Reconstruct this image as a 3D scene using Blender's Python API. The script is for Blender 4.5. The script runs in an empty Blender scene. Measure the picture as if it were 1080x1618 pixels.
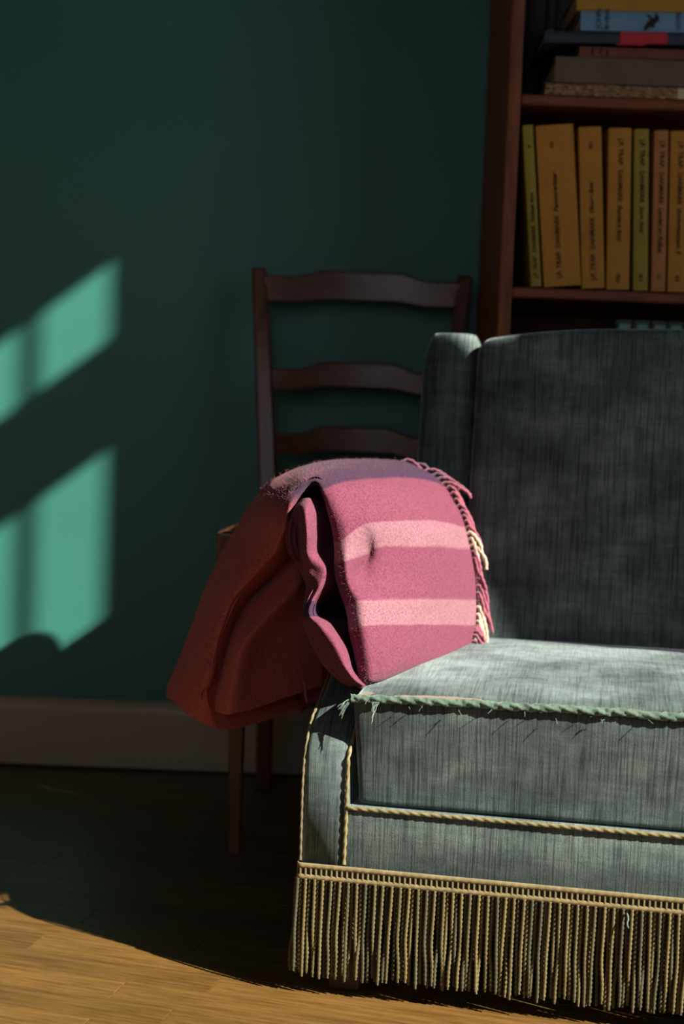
import bpy, bmesh, math, random
from mathutils import Vector, Matrix, noise

# ------------------------------------------------------------------ camera, light, exposure
S = bpy.context.scene
COL = S.collection
R = math.radians

cam_d = bpy.data.cameras.new('camera')
cam = bpy.data.objects.new('camera', cam_d)
COL.objects.link(cam)
cam.location = (0, 0, 0.64)
cam.matrix_world = (Matrix.Translation((0, 0, 0.64)) @ Matrix.Rotation(R(90 - 3.8), 4, 'X')
                    @ Matrix.Rotation(R(2.2), 4, 'Z'))
cam_d.sensor_fit = 'VERTICAL'
cam_d.sensor_height = 36.0
cam_d.sensor_width = 24.0
cam_d.lens = 2250 / 1618 * 36.0
cam_d.clip_start = 0.05
cam_d.dof.use_dof = True
cam_d.dof.focus_distance = 1.60
cam_d.dof.aperture_fstop = 3.6
S.camera = cam

wd = bpy.data.worlds.new('sky')
S.world = wd
wd.use_nodes = True
bg = wd.node_tree.nodes['Background']
bg.inputs[0].default_value = (0.86, 0.91, 1.0, 1)
bg.inputs[1].default_value = 1.35

sd = bpy.data.lights.new('sun', 'SUN')
sd.energy = 18.0
sd.color = (1.0, 0.91, 0.78)
sd.angle = R(0.6)
sun = bpy.data.objects.new('sun', sd)
COL.objects.link(sun)
SUN_DIR = Vector((-1.0, 0.6, -0.77)).normalized()
sun.rotation_euler = SUN_DIR.to_track_quat('-Z', 'Y').to_euler()

def portal(name, loc, rot, sx, sy):
    l = bpy.data.lights.new(name, 'AREA')
    l.shape = 'RECTANGLE'; l.size = sx; l.size_y = sy
    l.cycles.is_portal = True
    o = bpy.data.objects.new(name, l)
    o.location = loc; o.rotation_euler = rot
    COL.objects.link(o)
portal('sky_portal_right', (1.57, 0.40, 1.52), (0, R(90), 0), 1.95, 1.55)
portal('sky_portal_front', (-.55, -1.57, 1.5), (R(90), 0, 0), 1.55, 1.6)

S.view_settings.view_transform = 'Standard'
S.view_settings.look = 'None'
S.view_settings.gamma = 1.0
S.view_settings.use_curve_mapping = False
S.view_settings.exposure = 0.0
S.cycles.max_bounces = 8
S.cycles.diffuse_bounces = 5
S.cycles.glossy_bounces = 3
S.cycles.transparent_max_bounces = 6
S.cycles.sample_clamp_indirect = 4.0
S.cycles.caustics_reflective = False
S.cycles.caustics_refractive = False

# ------------------------------------------------------------------ helpers
rnd = random.Random(7)

def lin(h):
    h = h.lstrip('#')
    c = [int(h[i:i + 2], 16) / 255 for i in (0, 2, 4)]
    return tuple(x / 12.92 if x <= .04045 else ((x + .055) / 1.055) ** 2.4 for x in c) + (1,)

class NT:
    """small node-tree builder"""
    def __init__(self, name):
        self.m = bpy.data.materials.new(name)
        self.m.use_nodes = True
        self.t = self.m.node_tree
        self.b = self.t.nodes['Principled BSDF']
    def n(self, kind, **kw):
        nd = self.t.nodes.new(kind)
        for k, v in kw.items():
            if k.startswith('i_'):
                key = k[2:]
                key = int(key) if key.isdigit() else key.replace('_', ' ')
                nd.inputs[key].default_value = v
            else:
                setattr(nd, k, v)
        return nd
    def l(self, a, b):
        self.t.links.new(a, b)
    def coord(self, which='Object', scale=(1, 1, 1), rot=(0, 0, 0)):
        tc = self.n('ShaderNodeTexCoord'); mp = self.n('ShaderNodeMapping')
        mp.inputs['Scale'].default_value = scale; mp.inputs['Rotation'].default_value = rot
        self.l(tc.outputs[which], mp.inputs[0])
        return mp.outputs[0]
    def noise(self, vec, scale, detail=4, rough=.55):
        nd = self.n('ShaderNodeTexNoise')
        nd.inputs['Scale'].default_value = scale; nd.inputs['Detail'].default_value = detail
        nd.inputs['Roughness'].default_value = rough
        if vec is not None: self.l(vec, nd.inputs['Vector'])
        return nd.outputs[0]
    def ramp(self, fac, stops, interp='LINEAR'):
        r = self.n('ShaderNodeValToRGB'); cr = r.color_ramp; cr.interpolation = interp
        while len(cr.elements) < len(stops): cr.elements.new(0.5)
        for e, (p, c) in zip(cr.elements, stops):
            e.position = p; e.color = c
        self.l(fac, r.inputs[0])
        return r.outputs[0]
    def mix(self, fac, a, b, blend='MIX'):
        m = self.n('ShaderNodeMix', data_type='RGBA', blend_type=blend)
        if isinstance(fac, (int, float)): m.inputs[0].default_value = fac
        else: self.l(fac, m.inputs[0])
        for s, v in ((6, a), (7, b)):
            if isinstance(v, tuple): m.inputs[s].default_value = v
            else: self.l(v, m.inputs[s])
        return m.outputs[2]
    def math(self, op, a, b=None, clamp=False):
        m = self.n('ShaderNodeMath', operation=op, use_clamp=clamp)
        for i, v in enumerate((a, b)):
            if v is None: continue
            if isinstance(v, (int, float)): m.inputs[i].default_value = v
            else: self.l(v, m.inputs[i])
        return m.outputs[0]
    def bump(self, h, strength, dist=.002, prev=None):
        bp = self.n('ShaderNodeBump'); bp.inputs['Strength'].default_value = strength
        bp.inputs['Distance'].default_value = dist
        self.l(h, bp.inputs['Height'])
        if prev is not None: self.l(prev, bp.inputs['Normal'])
        return bp.outputs[0]
    def done(self, color=None, normal=None, rough=None, spec=None, **kw):
        i = self.b.inputs
        if color is not None:
            if isinstance(color, tuple): i['Base Color'].default_value = color
            else: self.l(color, i['Base Color'])
        if normal is not None: self.l(normal, i['Normal'])
        if rough is not None:
            if isinstance(rough, (int, float)): i['Roughness'].default_value = rough
            else: self.l(rough, i['Roughness'])
        if spec is not None: i['Specular IOR Level'].default_value = spec
        for k, v in kw.items(): i[k.replace('_', ' ')].default_value = v
        return self.m

def meshobj(name, verts, faces, mat, parent=None, smooth=True, uvs=None):
    me = bpy.data.meshes.new(name)
    me.from_pydata([tuple(v) for v in verts], [], faces)
    me.update()
    if smooth: me.shade_smooth()
    if mat: me.materials.append(mat)
    if uvs is not None:
        ul = me.uv_layers.new(name='uv')
        for lp in me.loops: ul.data[lp.index].uv = uvs[lp.vertex_index]
    o = bpy.data.objects.new(name, me)
    COL.objects.link(o)
    if parent: o.parent = parent
    return o

def bmobj(name, bm, mat, parent=None, smooth=True):
    bmesh.ops.recalc_face_normals(bm, faces=bm.faces)
    me = bpy.data.meshes.new(name)
    bm.to_mesh(me); bm.free()
    if smooth: me.shade_smooth()
    if mat: me.materials.append(mat)
    o = bpy.data.objects.new(name, me)
    COL.objects.link(o)
    if parent: o.parent = parent
    return o

def rbox(lo, hi, bev=.003, seg=2, cuts=(0, 0, 0), deform=None):
    """bevelled box as a bmesh, optionally gridded and deformed"""
    bm = bmesh.new()
    bmesh.ops.create_cube(bm, size=1)
    lo = Vector(lo); hi = Vector(hi); c = (lo + hi) / 2; d = hi - lo
    for v in bm.verts: v.co = Vector((v.co.x * d.x, v.co.y * d.y, v.co.z * d.z)) + c
    if bev > 0:
        bmesh.ops.bevel(bm, geom=list(bm.edges), offset=bev, segments=seg, profile=.5, affect='EDGES')
    for ax in range(3):
        for k in range(cuts[ax]):
            p = Vector((0, 0, 0)); p[ax] = lo[ax] + d[ax] * (k + 1) / (cuts[ax] + 1)
            nrm = Vector((0, 0, 0)); nrm[ax] = 1
            bmesh.ops.bisect_plane(bm, geom=list(bm.verts) + list(bm.edges) + list(bm.faces), plane_co=p, plane_no=nrm)
    if deform:
        for v in bm.verts: v.co = deform(v.co.copy())
    return bm

def frames(path):
    pts = [Vector(p) for p in path]
    out = []; up = None
    for i, p in enumerate(pts):
        t = (pts[min(i + 1, len(pts) - 1)] - pts[max(i - 1, 0)]).normalized()
        if up is None:
            a = Vector((0, 0, 1)) if abs(t.z) < .9 else Vector((1, 0, 0))
            up = (a - t * a.dot(t)).normalized()
        else:
            up = (up - t * up.dot(t)).normalized()
        out.append((p, t, up, t.cross(up)))
    return out

def twist_tube(path, rad, plies=2, pitch=.006, ring=8, depth=.32, taper=None):
    """rope: lobed cross section turning along the path; returns verts, faces"""
    vs, fs = [], []
    fr = frames(path); s = 0
    for i, (p, t, u, w) in enumerate(fr):
        if i: s += (p - fr[i - 1][0]).length
        ph = 2 * math.pi * s / pitch / 1.0
        r0 = rad * (taper(i / (len(fr) - 1)) if taper else 1)
        for k in range(ring):
            a = 2 * math.pi * k / ring
            r = r0 * (1 - depth + depth * abs(math.cos(plies * (a - ph / plies) / 2)) * 1.3)
            vs.append(p + u * (r * math.cos(a)) + w * (r * math.sin(a)))
        if i:
            b = (i - 1) * ring; c = i * ring
            for k in range(ring):
                k2 = (k + 1) % ring
                fs.append((b + k, b + k2, c + k2, c + k))
    n = len(fr)
    fs.append(tuple(range(ring - 1, -1, -1))); fs.append(tuple(range((n - 1) * ring, n * ring)))
    return vs, fs

def resample(path, step):
    pts = [Vector(p) for p in path]
    out = [pts[0]]; acc = 0
    L = sum((b - a).length for a, b in zip(pts, pts[1:]))
    n = max(2, int(L / step)); seg = L / n
    need = seg; pos = 0
    for a, b in zip(pts, pts[1:]):
        l = (b - a).length
        while need <= pos + l + 1e-9 and len(out) <= n:
            out.append(a.lerp(b, (need - pos) / l)); need += seg
        pos += l
    return out

def cr(p0, p1, p2, p3, t):
    return .5 * ((2 * p1) + (p2 - p0) * t + (2 * p0 - 5 * p1 + 4 * p2 - p3) * t * t + (3 * p1 - p0 - 3 * p2 + p3) * t ** 3)

def crpath(pts, m):
    pts = [Vector(p) for p in pts]; out = []
    n = len(pts)
    for i in range(n - 1):
        a = pts[i - 1] if i > 0 else 2 * pts[0] - pts[1]
        d = pts[i + 2] if i + 2 < n else 2 * pts[-1] - pts[-2]
        for k in range(m): out.append(cr(a, pts[i], pts[i + 1], d, k / m))
    out.append(pts[-1])
    return out

def empty(name, loc=(0, 0, 0), rz=0.0):
    o = bpy.data.objects.new(name, None)
    o.empty_display_size = .05
    o.location = loc; o.rotation_euler = (0, 0, rz)
    COL.objects.link(o)
    return o

def tag(o, label, cat=None, group=None):
    o['label'] = label
    if cat: o['category'] = cat
    if group: o['group'] = group
    return o

def struct(o):
    o['kind'] = 'structure'
    return o

# ------------------------------------------------------------------ materials
def mat_wall():
    k = NT('green_wall_paint'); v = k.coord()
    c = k.ramp(k.noise(v, 2.2, 3), [(.3, lin('#2c6862')), (.7, lin('#33726c'))])
    # tiny pale specks of filler in the paint
    vor = k.n('ShaderNodeTexVoronoi'); vor.inputs['Scale'].default_value = 9; k.l(v, vor.inputs['Vector'])
    sp = k.math('LESS_THAN', vor.outputs['Distance'], .022)
    c = k.mix(k.math('MULTIPLY', sp, .7), c, lin('#9fd8cc'))
    h = k.noise(v, 160, 3)
    return k.done(c, k.bump(h, .25, .001), .5, .45)

def mat_plain_paint(name, col, rough=.5):
    k = NT(name); v = k.coord()
    n = k.noise(v, 30, 4)
    c = k.mix(k.math('MULTIPLY', n, .35), lin(col), tuple(x * .7 for x in lin(col)[:3]) + (1,))
    return k.done(c, k.bump(k.noise(v, 90, 3), .12, .001), rough, .3)

def mat_wood(name, dark, light, scale=6, stretch=(1, 12, 12), rough=.38, spec=.4, random_tone=0.0, bumps=.12):
    k = NT(name); v = k.coord(scale=stretch)
    n = k.noise(v, scale, 6, .62)
    n2 = k.noise(v, scale * 7, 3, .6)
    f = k.math('ADD', k.math('MULTIPLY', n, .75), k.math('MULTIPLY', n2, .25))
    c = k.ramp(f, [(.36, lin(dark)), (.64, lin(light))])
    if random_tone > 0:
        oi = k.n('ShaderNodeObjectInfo')
        hsv = k.n('ShaderNodeHueSaturation')
        k.l(k.math('ADD', k.math('MULTIPLY', oi.outputs['Random'], random_tone), 1 - random_tone / 2), hsv.inputs['Value'])
        k.l(c, hsv.inputs['Color']); c = hsv.outputs[0]
    rg = k.math('ADD', k.math('MULTIPLY', n2, .25), rough - .12)
    return k.done(c, k.bump(f, bumps, .001), rg, spec)

def mat_velvet():
    k = NT('grey_green_velvet')
    v = k.coord()
    big = k.noise(k.coord(scale=(.8, 1, 1.5)), 9, 6, .66)
    strie = k.noise(k.coord(scale=(1, .04, .03)), 420, 3, .65)      # vertical slubs of the weave
    strie2 = k.noise(k.coord(scale=(.06, .3, 1)), 240, 2, .6)
    pile = k.noise(v, 900, 2, .7)
    c = k.ramp(big, [(.32, lin('#394544')), (.5, lin('#505e5d')), (.66, lin('#6b7a78'))])
    sm = k.ramp(strie, [(.38, (.35, .35, .35, 1)), (.5, (.95, .95, .95, 1)), (.66, (1.25, 1.25, 1.25, 1))])
    c = k.mix(.75, c, sm, 'MULTIPLY')
    sm2 = k.ramp(strie2, [(.4, (.72, .72, .72, 1)), (.56, (1.1, 1.1, 1.1, 1))])
    c = k.mix(.25, c, sm2, 'MULTIPLY')
    pm = k.ramp(pile, [(.3, (.6, .6, .6, 1)), (.7, (1.3, 1.3, 1.3, 1))])
    c = k.mix(.7, c, pm, 'MULTIPLY')
    h = k.math('ADD', k.math('MULTIPLY', pile, .5), k.math('MULTIPLY', strie, .6))
    h = k.math('ADD', h, k.math('MULTIPLY', big, .8))
    nb = k.bump(h, .45, .0014)
    sw = k.ramp(big, [(.35, (.25, .25, .25, 1)), (.62, (1, 1, 1, 1))])
    k.l(sw, k.b.inputs['Sheen Weight'])
    return k.done(c, nb, .85, .12, Sheen_Roughness=.3, Sheen_Tint=(.76, .96, 1.0, 1))

def mat_seat_velvet(base):
    """same cloth, with the bald brown patches along the front edge of the seat"""
    m = base.copy(); m.name = 'worn_seat_velvet'
    t = m.node_tree; b = t.nodes['Principled BSDF']
    src = b.inputs['Base Color'].links[0].from_socket
    k = NT.__new__(NT); k.m = m; k.t = t; k.b = b
    tc = k.n('ShaderNodeTexCoord')
    sep = k.n('ShaderNodeSeparateXYZ'); k.l(tc.outputs['Object'], sep.inputs[0])
    nz = k.noise(tc.outputs['Object'], 160, 3)
    def patch(cx, cy, rx, ry):
        dx = k.math('DIVIDE', k.math('SUBTRACT', sep.outputs[0], cx), rx)
        dy = k.math('DIVIDE', k.math('SUBTRACT', sep.outputs[1], cy), ry)
        d = k.math('ADD', k.math('MULTIPLY', dx, dx), k.math('MULTIPLY', dy, dy))
        d = k.math('ADD', d, k.math('MULTIPLY', k.math('SUBTRACT', nz, .5), 1.6))
        inz = k.math('GREATER_THAN', sep.outputs[2], .322)
        return k.math('MULTIPLY', k.math('LESS_THAN', d, 1.0), inz)
    f = k.math('MAXIMUM', patch(.15, .006, .055, .008), patch(.063, .012, .010, .007))
    f = k.math('MAXIMUM', f, patch(.27, .004, .03, .004))
    c = k.mix(f, src, lin('#7d6f62'))
    k.l(c, b.inputs['Base Color'])
    return m

def mat_wool():
    k = NT('felted_striped_wool')
    tc = k.n('ShaderNodeTexCoord')
    sep = k.n('ShaderNodeSeparateXYZ'); k.l(tc.outputs['UV'], sep.inputs[0])
    nz = k.noise(tc.outputs['Object'], 420, 2)
    s = k.math('ADD', sep.outputs[0], k.math('MULTIPLY', k.math('SUBTRACT', nz, .5), .06 / 20))
    q = lambda x: x / 20.0
    rose, pale, plum, red = lin('#683749'), lin('#7e5963'), lin('#38263c'), lin('#a45553')  # red: warm bounce on the shaded drape put into a lighter rose
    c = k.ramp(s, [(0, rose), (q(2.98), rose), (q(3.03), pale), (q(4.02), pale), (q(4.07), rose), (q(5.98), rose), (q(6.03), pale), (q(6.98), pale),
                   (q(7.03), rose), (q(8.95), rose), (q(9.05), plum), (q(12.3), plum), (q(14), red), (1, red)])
    # diagonal twill
    wv = k.n('ShaderNodeTexWave'); wv.bands_direction = 'DIAGONAL'
    wv.inputs['Scale'].default_value = 260; wv.inputs['Distortion'].default_value = 2.0; wv.inputs['Detail'].default_value = 2
    k.l(tc.outputs['Object'], wv.inputs['Vector'])
    fl = k.noise(tc.outputs['Object'], 400, 3, .78)
    dk = k.ramp(fl, [(.32, (.5, .46, .48, 1)), (.5, (1, 1, 1, 1)), (.68, (1.3, 1.35, 1.35, 1))])
    c = k.mix(.8, c, dk, 'MULTIPLY')
    tw = k.ramp(wv.outputs[0], [(.2, (.9, .88, .88, 1)), (.7, (1.05, 1.05, 1.05, 1))])
    c = k.mix(.6, c, tw, 'MULTIPLY')
    h = k.math('ADD', fl, k.math('MULTIPLY', wv.outputs[0], .15))
    return k.done(c, k.bump(h, .6, .0016), .95, .05, Sheen_Weight=.09, Sheen_Roughness=.5, Sheen_Tint=(1, .75, .78, 1))

def mat_yarn(name, a, b, rnd_mix=True, rough=.7, sheen=.15):
    k = NT(name)
    v = k.coord()
    n = k.noise(v, 120, 3)
    if rnd_mix:
        oi = k.n('ShaderNodeObjectInfo')
        f = k.math('ADD', k.math('MULTIPLY', oi.outputs['Random'], .7), k.math('MULTIPLY', n, .35), True)
    else:
        f = n
    c = k.ramp(f, [(.2, lin(a)), (.8, lin(b))])
    return k.done(c, k.bump(k.noise(v, 1500, 2), .3, .0005), rough, .3, Sheen_Weight=sheen)

def mat_cloth_cover(name, a, b, rough=.6, scale=400):
    k = NT(name); v = k.coord()
    n = k.noise(v, 18, 4); f = k.noise(v, scale, 2)
    c = k.ramp(k.math('ADD', k.math('MULTIPLY', n, .7), k.math('MULTIPLY', f, .3)), [(.35, lin(a)), (.65, lin(b))])
    return k.done(c, k.bump(f, .2, .0006), rough, .3)

def mat_pages(name, a, b, axis='x'):
    k = NT(name)
    sc = (260, 3, 3) if axis == 'x' else (26, 3, 110)
    n = k.noise(k.coord(scale=sc), 4, 3, .7)
    c = k.ramp(n, [(.35, lin(a)), (.65, lin(b))])
    return k.done(c, k.bump(n, .5, .001), .85, .1)

M = {}
M['wall'] = mat_wall()
M['plain'] = mat_plain_paint('warm_grey_wall_paint', '#a3978a', .7)
M['trim'] = mat_plain_paint('grey_cream_gloss_paint', '#a89a8a', .4)
M['ceil'] = mat_plain_paint('smoke_grey_ceiling_paint', '#6f665c', .7)
M['frame'] = mat_plain_paint('white_window_paint', '#d8d6cf', .4)
M['floor'] = mat_wood('oak_parquet', '#4a3414', '#6b5029', 5, (2, 26, 26), .44, .4, .35, .10)
M['slab'] = mat_wood('oak_floor_base', '#4f3517', '#6d4d26', 5, (2, 26, 26), .4, .4, 0, .1)
M['shelf'] = mat_wood('teak_shelf', '#5a2a17', '#8a4a28', 7, (16, 16, 1.6), .5, .35, 0, .1)
M['shelfx'] = mat_wood('teak_shelf_board', '#5a2a17', '#854629', 7, (1.6, 16, 16), .5, .35, 0, .1)
M['chair'] = mat_wood('dark_walnut', '#422418', '#653e2a', 7, (10, 10, 1.4), .32, .5, 0, .08)
M['chairx'] = mat_wood('dark_walnut_rail', '#422418', '#653e2a', 7, (1.4, 10, 10), .30, .5, 0, .08)
M['foot'] = mat_wood('dark_foot_wood', '#2a1a12', '#45301f', 8, (6, 6, 2), .5, .3)
M['velvet'] = mat_velvet()
M['seat'] = mat_seat_velvet(M['velvet'])
M['wool'] = mat_wool()
M['cord'] = mat_yarn('gold_cord', '#585236', '#7d744e', False, .5)
M['braidcord'] = mat_yarn('dull_arm_cord', '#4d4732', '#6d6446', False, .6)
M['fringe'] = mat_yarn('olive_gold_fringe', '#33331f', '#584e2b')
M['gimp'] = mat_yarn('gold_braid', '#625739', '#80724f', False, .55)
M['welt'] = mat_yarn('worn_green_cord', '#34493f', '#62796b', False, .8)
M['thread'] = mat_yarn('loose_green_thread', '#44594f', '#6f8579', False, .8)
M['ink'] = NT('dark_brown_print').done(lin('#2c1c10'), None, .6, .2)
M['ink_grey'] = NT('faded_grey_print').done(lin('#7d8587'), None, .6, .2)
M['ink_blue'] = NT('dark_blue_print').done(lin('#20303c'), None, .6, .2)
g = NT('window_glass')
tr = g.n('ShaderNodeBsdfTransparent'); gl = g.n('ShaderNodeBsdfGlossy'); gl.inputs['Roughness'].default_value = .02
mx = g.n('ShaderNodeMixShader'); mx.inputs[0].default_value = .05
g.l(tr.outputs[0], mx.inputs[1]); g.l(gl.outputs[0], mx.inputs[2])
g.l(mx.outputs[0], g.t.nodes['Material Output'].inputs['Surface'])
M['glass'] = g.m

# ------------------------------------------------------------------ room
XL, XR, YF, YB, ZC = -1.9, 1.5, -1.5, 2.528, 2.75
WT = .06
W1 = (-.36, 1.16, .62, 2.42)       # right window: y0, y1, z0, z1
W3 = (1.20, 1.373, 1.74, 2.42)     # added high window; unseen wall under and beside it shades the sofa back
W2 = (-1.30, .20, .70, 2.30)      # window behind the camera: x0, x1, z0, z1

struct(bmobj('floor', rbox((XL - .1, YF - .1, -.10), (XR + .1, YB + .1, -.005), 0), M['slab'], None, False))
floor = bpy.data.objects['floor']
struct(bmobj('ceiling', rbox((XL - .1, YF - .1, ZC), (XR + .1, YB + .1, ZC + .1), 0), M['ceil'], None, False))
struct(bmobj('wall_back', rbox((XL - .1, YB, -.1), (XR + .1, YB + .1, ZC + .1), 0), M['wall'], None, False))
struct(bmobj('wall_left', rbox((XL - .1, YF - .1, -.1), (XL, YB + .1, ZC + .1), 0), M['plain'], None, False))

def wall_with_hole(name, axis, at, thick, lo, hi, hole, mat):
    """wall slab in the plane axis = at with a rectangular hole (a0,a1,z0,z1)"""
    bm = bmesh.new()
    quads = []; prev = lo
    for a0, a1, z0, z1 in hole:
        quads += [(prev, a0, -.1, ZC + .1), (a0, a1, -.1, z0), (a0, a1, z1, ZC + .1)]; prev = a1
    quads.append((prev, hi, -.1, ZC + .1))
    for (p0, p1, q0, q1) in quads:
        if axis == 'x': l, h = (at, p0, q0), (at + thick, p1, q1)
        else: l, h = (p0, at, q0), (p1, at + thick, q1)
        b = rbox(l, h, 0)
        me = bpy.data.meshes.new('t'); b.to_mesh(me); b.free(); bm.from_mesh(me); bpy.data.meshes.remove(me)
    return struct(bmobj(name, bm, mat, None, False))
wall_with_hole('wall_right', 'x', XR, WT, YF - .1, YB + .1, (W1, W3), M['plain'])  # pier and wall under the high window added to shade sofa back, wing
wall_with_hole('wall_front', 'y', YF - WT, WT, XL - .1, XR + .1, (W2,), M['plain'])

def bar(name, lo, hi, parent, mat='frame', bev=.002):
    return bmobj(name, rbox(lo, hi, bev, 1), M[mat], parent, False)

def side_window(name, W, sill):
    w = struct(empty(name, (XR, W[0], W[2])))
    def wbar(nm, y0, y1, z0, z1, x0=0.0, x1=.03, mat='frame', bev=.002):
        return bar(nm, (x0, y0 - W[0], z0 - W[2]), (x1, y1 - W[0], z1 - W[2]), w, mat, bev)
    wbar('transom_bar', W[0], W[1], 2.064, 2.243)
    wbar('window_sill', W[0], W[1], W[2], W[2] + sill)
    wbar('lower_pane', W[0], W[1], W[2] + sill, 2.064, .0145, .0165, 'glass', 0)
    wbar('upper_pane', W[0], W[1], 2.243, W[3], .0145, .0165, 'glass', 0)
    return wbar
side_window('window_1', W1, .03)
wbar = side_window('added_high_window', W3, .004)
wbar('glazing_bar', 1.274, 1.288, W3[2] + .004, 2.064, .008, .024, bev=.001)
wbar('glazing_bar', 1.274, 1.288, 2.243, W3[3], .008, .024, bev=.001)

w = struct(empty('window_2', (-.55, YF, W2[2])))
def fbar(name, x0, x1, z0, z1, y0=-.045, y1=-.01, mat='frame', bev=.002):
    return bar(name, (x0 + .55, y0, z0 - W2[2]), (x1 + .55, y1, z1 - W2[2]), w, mat, bev)
for a, b in ((W2[0], W2[0] + .05), (-.57, -.53), (W2[1] - .05, W2[1])):
    fbar('upright', a, b, W2[2], W2[3])
for a, b in ((W2[2], W2[2] + .05), (1.78, 1.83), (W2[3] - .05, W2[3])):
    for x0, x1 in ((W2[0] + .05, -.57), (-.53, W2[1] - .05)):
        fbar('crossbar', x0, x1, a, b)
for x0, x1 in ((W2[0] + .05, -.57), (-.53, W2[1] - .05)):
    for z0, z1 in ((W2[2] + .05, 1.78), (1.83, W2[3] - .05)):
        fbar('pane', x0, x1, z0, z1, -.03, -.028, 'glass', 0)

# baseboards: a tall flat board with an eased top and a low shoe
def baseboard(name, p0, p1, inward):
    prof = [(0, 0), (.016, 0), (.016, .012), (.011, .016), (.011, .098), (.009, .108), (.005, .114), (0, .118)]
    d = (Vector(p1) - Vector(p0)); i = Vector(inward)
    vs = [Vector(p0) + i * a + Vector((0, 0, b)) for a, b in prof] + [Vector(p1) + i * a + Vector((0, 0, b)) for a, b in prof]
    n = len(prof)
    fs = [(k, (k + 1) % n, n + (k + 1) % n, n + k) for k in range(n)] + [tuple(range(n))[::-1], tuple(range(n, 2 * n))]
    bm = bmesh.new(); bv = [bm.verts.new(v) for v in vs]
    for f in fs: bm.faces.new([bv[x] for x in f])
    return struct(bmobj(name, bm, M['trim'], None, False))
baseboard('baseboard_back', (XL, YB, 0), (XR, YB, 0), (0, -1, 0))
baseboard('baseboard_left', (XL, YF, 0), (XL, YB - .016, 0), (1, 0, 0))
baseboard('baseboard_right', (XR, YF, 0), (XR, YB - .016, 0), (-1, 0, 0))

# parquet: strips turned 14 degrees from the wall, each its own board
PW, PL = .050, .46
ca, sa = math.cos(R(-14)), math.sin(R(-14))
plank_mesh = []
for k in range(6):
    b = rbox((0, 0, -.006), (PL - .0005, PW - .0006, 0), .0003, 1)
    me = bpy.data.meshes.new('plank'); b.to_mesh(me); b.free(); me.materials.append(M['floor']); plank_mesh.append(me)
rp = random.Random(3)
cand = []
for row in range(-10, 70):
    off = rp.random() * PL
    for c in range(-6, 10):
        lx, ly = c * PL + off, 1.409 - .80 + row * PW - .20
        cx, cy = lx + PL / 2, ly + PW / 2
        wx, wy = cx * ca - cy * sa, cx * sa + cy * ca
        if wy > YB - .12 or wy < 1.15 or wx < -1.05 or wx > 1.05: continue
        if wx > .35 and wy > 1.75: continue
        cand.append((lx, ly))
cand = cand[:300]
for i, (lx, ly) in enumerate(cand):
    o = bpy.data.objects.new('plank', plank_mesh[i % 6])
    o.location = (lx * ca - ly * sa, lx * sa + ly * ca, -rp.random() * .00015)
    o.rotation_euler = (0, 0, R(-14))
    o.parent = floor
    COL.objects.link(o)

# ------------------------------------------------------------------ bookcase
bc = empty('bookcase', (.222, 2.151, 0))
tag(bc, 'tall reddish teak bookcase standing against the dark green wall behind the sofa', 'bookcase')
BW, BD = 1.05, .36
bmobj('side_panel', rbox((0, 0, 0), (.020, BD, 2.2), .003, 2), M['shelf'], bc, False)
bmobj('side_panel', rbox((BW - .02, 0, 0), (BW, BD, 2.2), .003, 2), M['shelf'], bc, False)
bmobj('back_panel', rbox((.020, BD - .012, .04), (BW - .02, BD - .004, 2.2), 0), M['shelf'], bc, False)
for zt in (.10, .585, .845, 1.130, 1.46, 1.80, 2.195):
    bmobj('shelf', rbox((.0205, .003, zt - .016), (BW - .0205, BD - .0125, zt), .003, 2), M['shelfx'], bc, False)

def text_mesh(body, size, bold=.0, shear=0.0, space=1.0):
    cu = bpy.data.curves.new('t', 'FONT')
    cu.body = body; cu.size = size; cu.offset = bold; cu.shear = shear; cu.space_character = space
    cu.resolution_u = 2; cu.fill_mode = 'FRONT'
    o = bpy.data.objects.new('t', cu); COL.objects.link(o)
    dg = bpy.context.evaluated_depsgraph_get()
    me = bpy.data.meshes.new_from_object(o.evaluated_get(dg))
    bpy.data.objects.remove(o); bpy.data.curves.remove(cu)
    vs = [v.co.copy() for v in me.vertices]; fs = [tuple(p.vertices) for p in me.polygons]
    bpy.data.meshes.remove(me)
    return vs, fs

def spine_text(name, parts, origin, xdir, ydir, mat, parent):
    """parts: (string, size, bold, shear); laid end to end along xdir, letters up along ydir"""
    V, Fc = [], []
    X = Vector(xdir); Y = Vector(ydir); adv = 0
    for body, size, bold, shear in parts:
        vs, fs = text_mesh(body, size, bold, shear)
        if not vs: continue
        b = len(V)
        mxx = max(v.x for v in vs)
        V += [Vector(origin) + X * (v.x + adv) + Y * v.y for v in vs]
        Fc += [tuple(b + i for i in f) for f in fs]
        adv += mxx + size * .38
    o = meshobj(name, V, Fc, mat, parent, False)
    return o, adv

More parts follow.
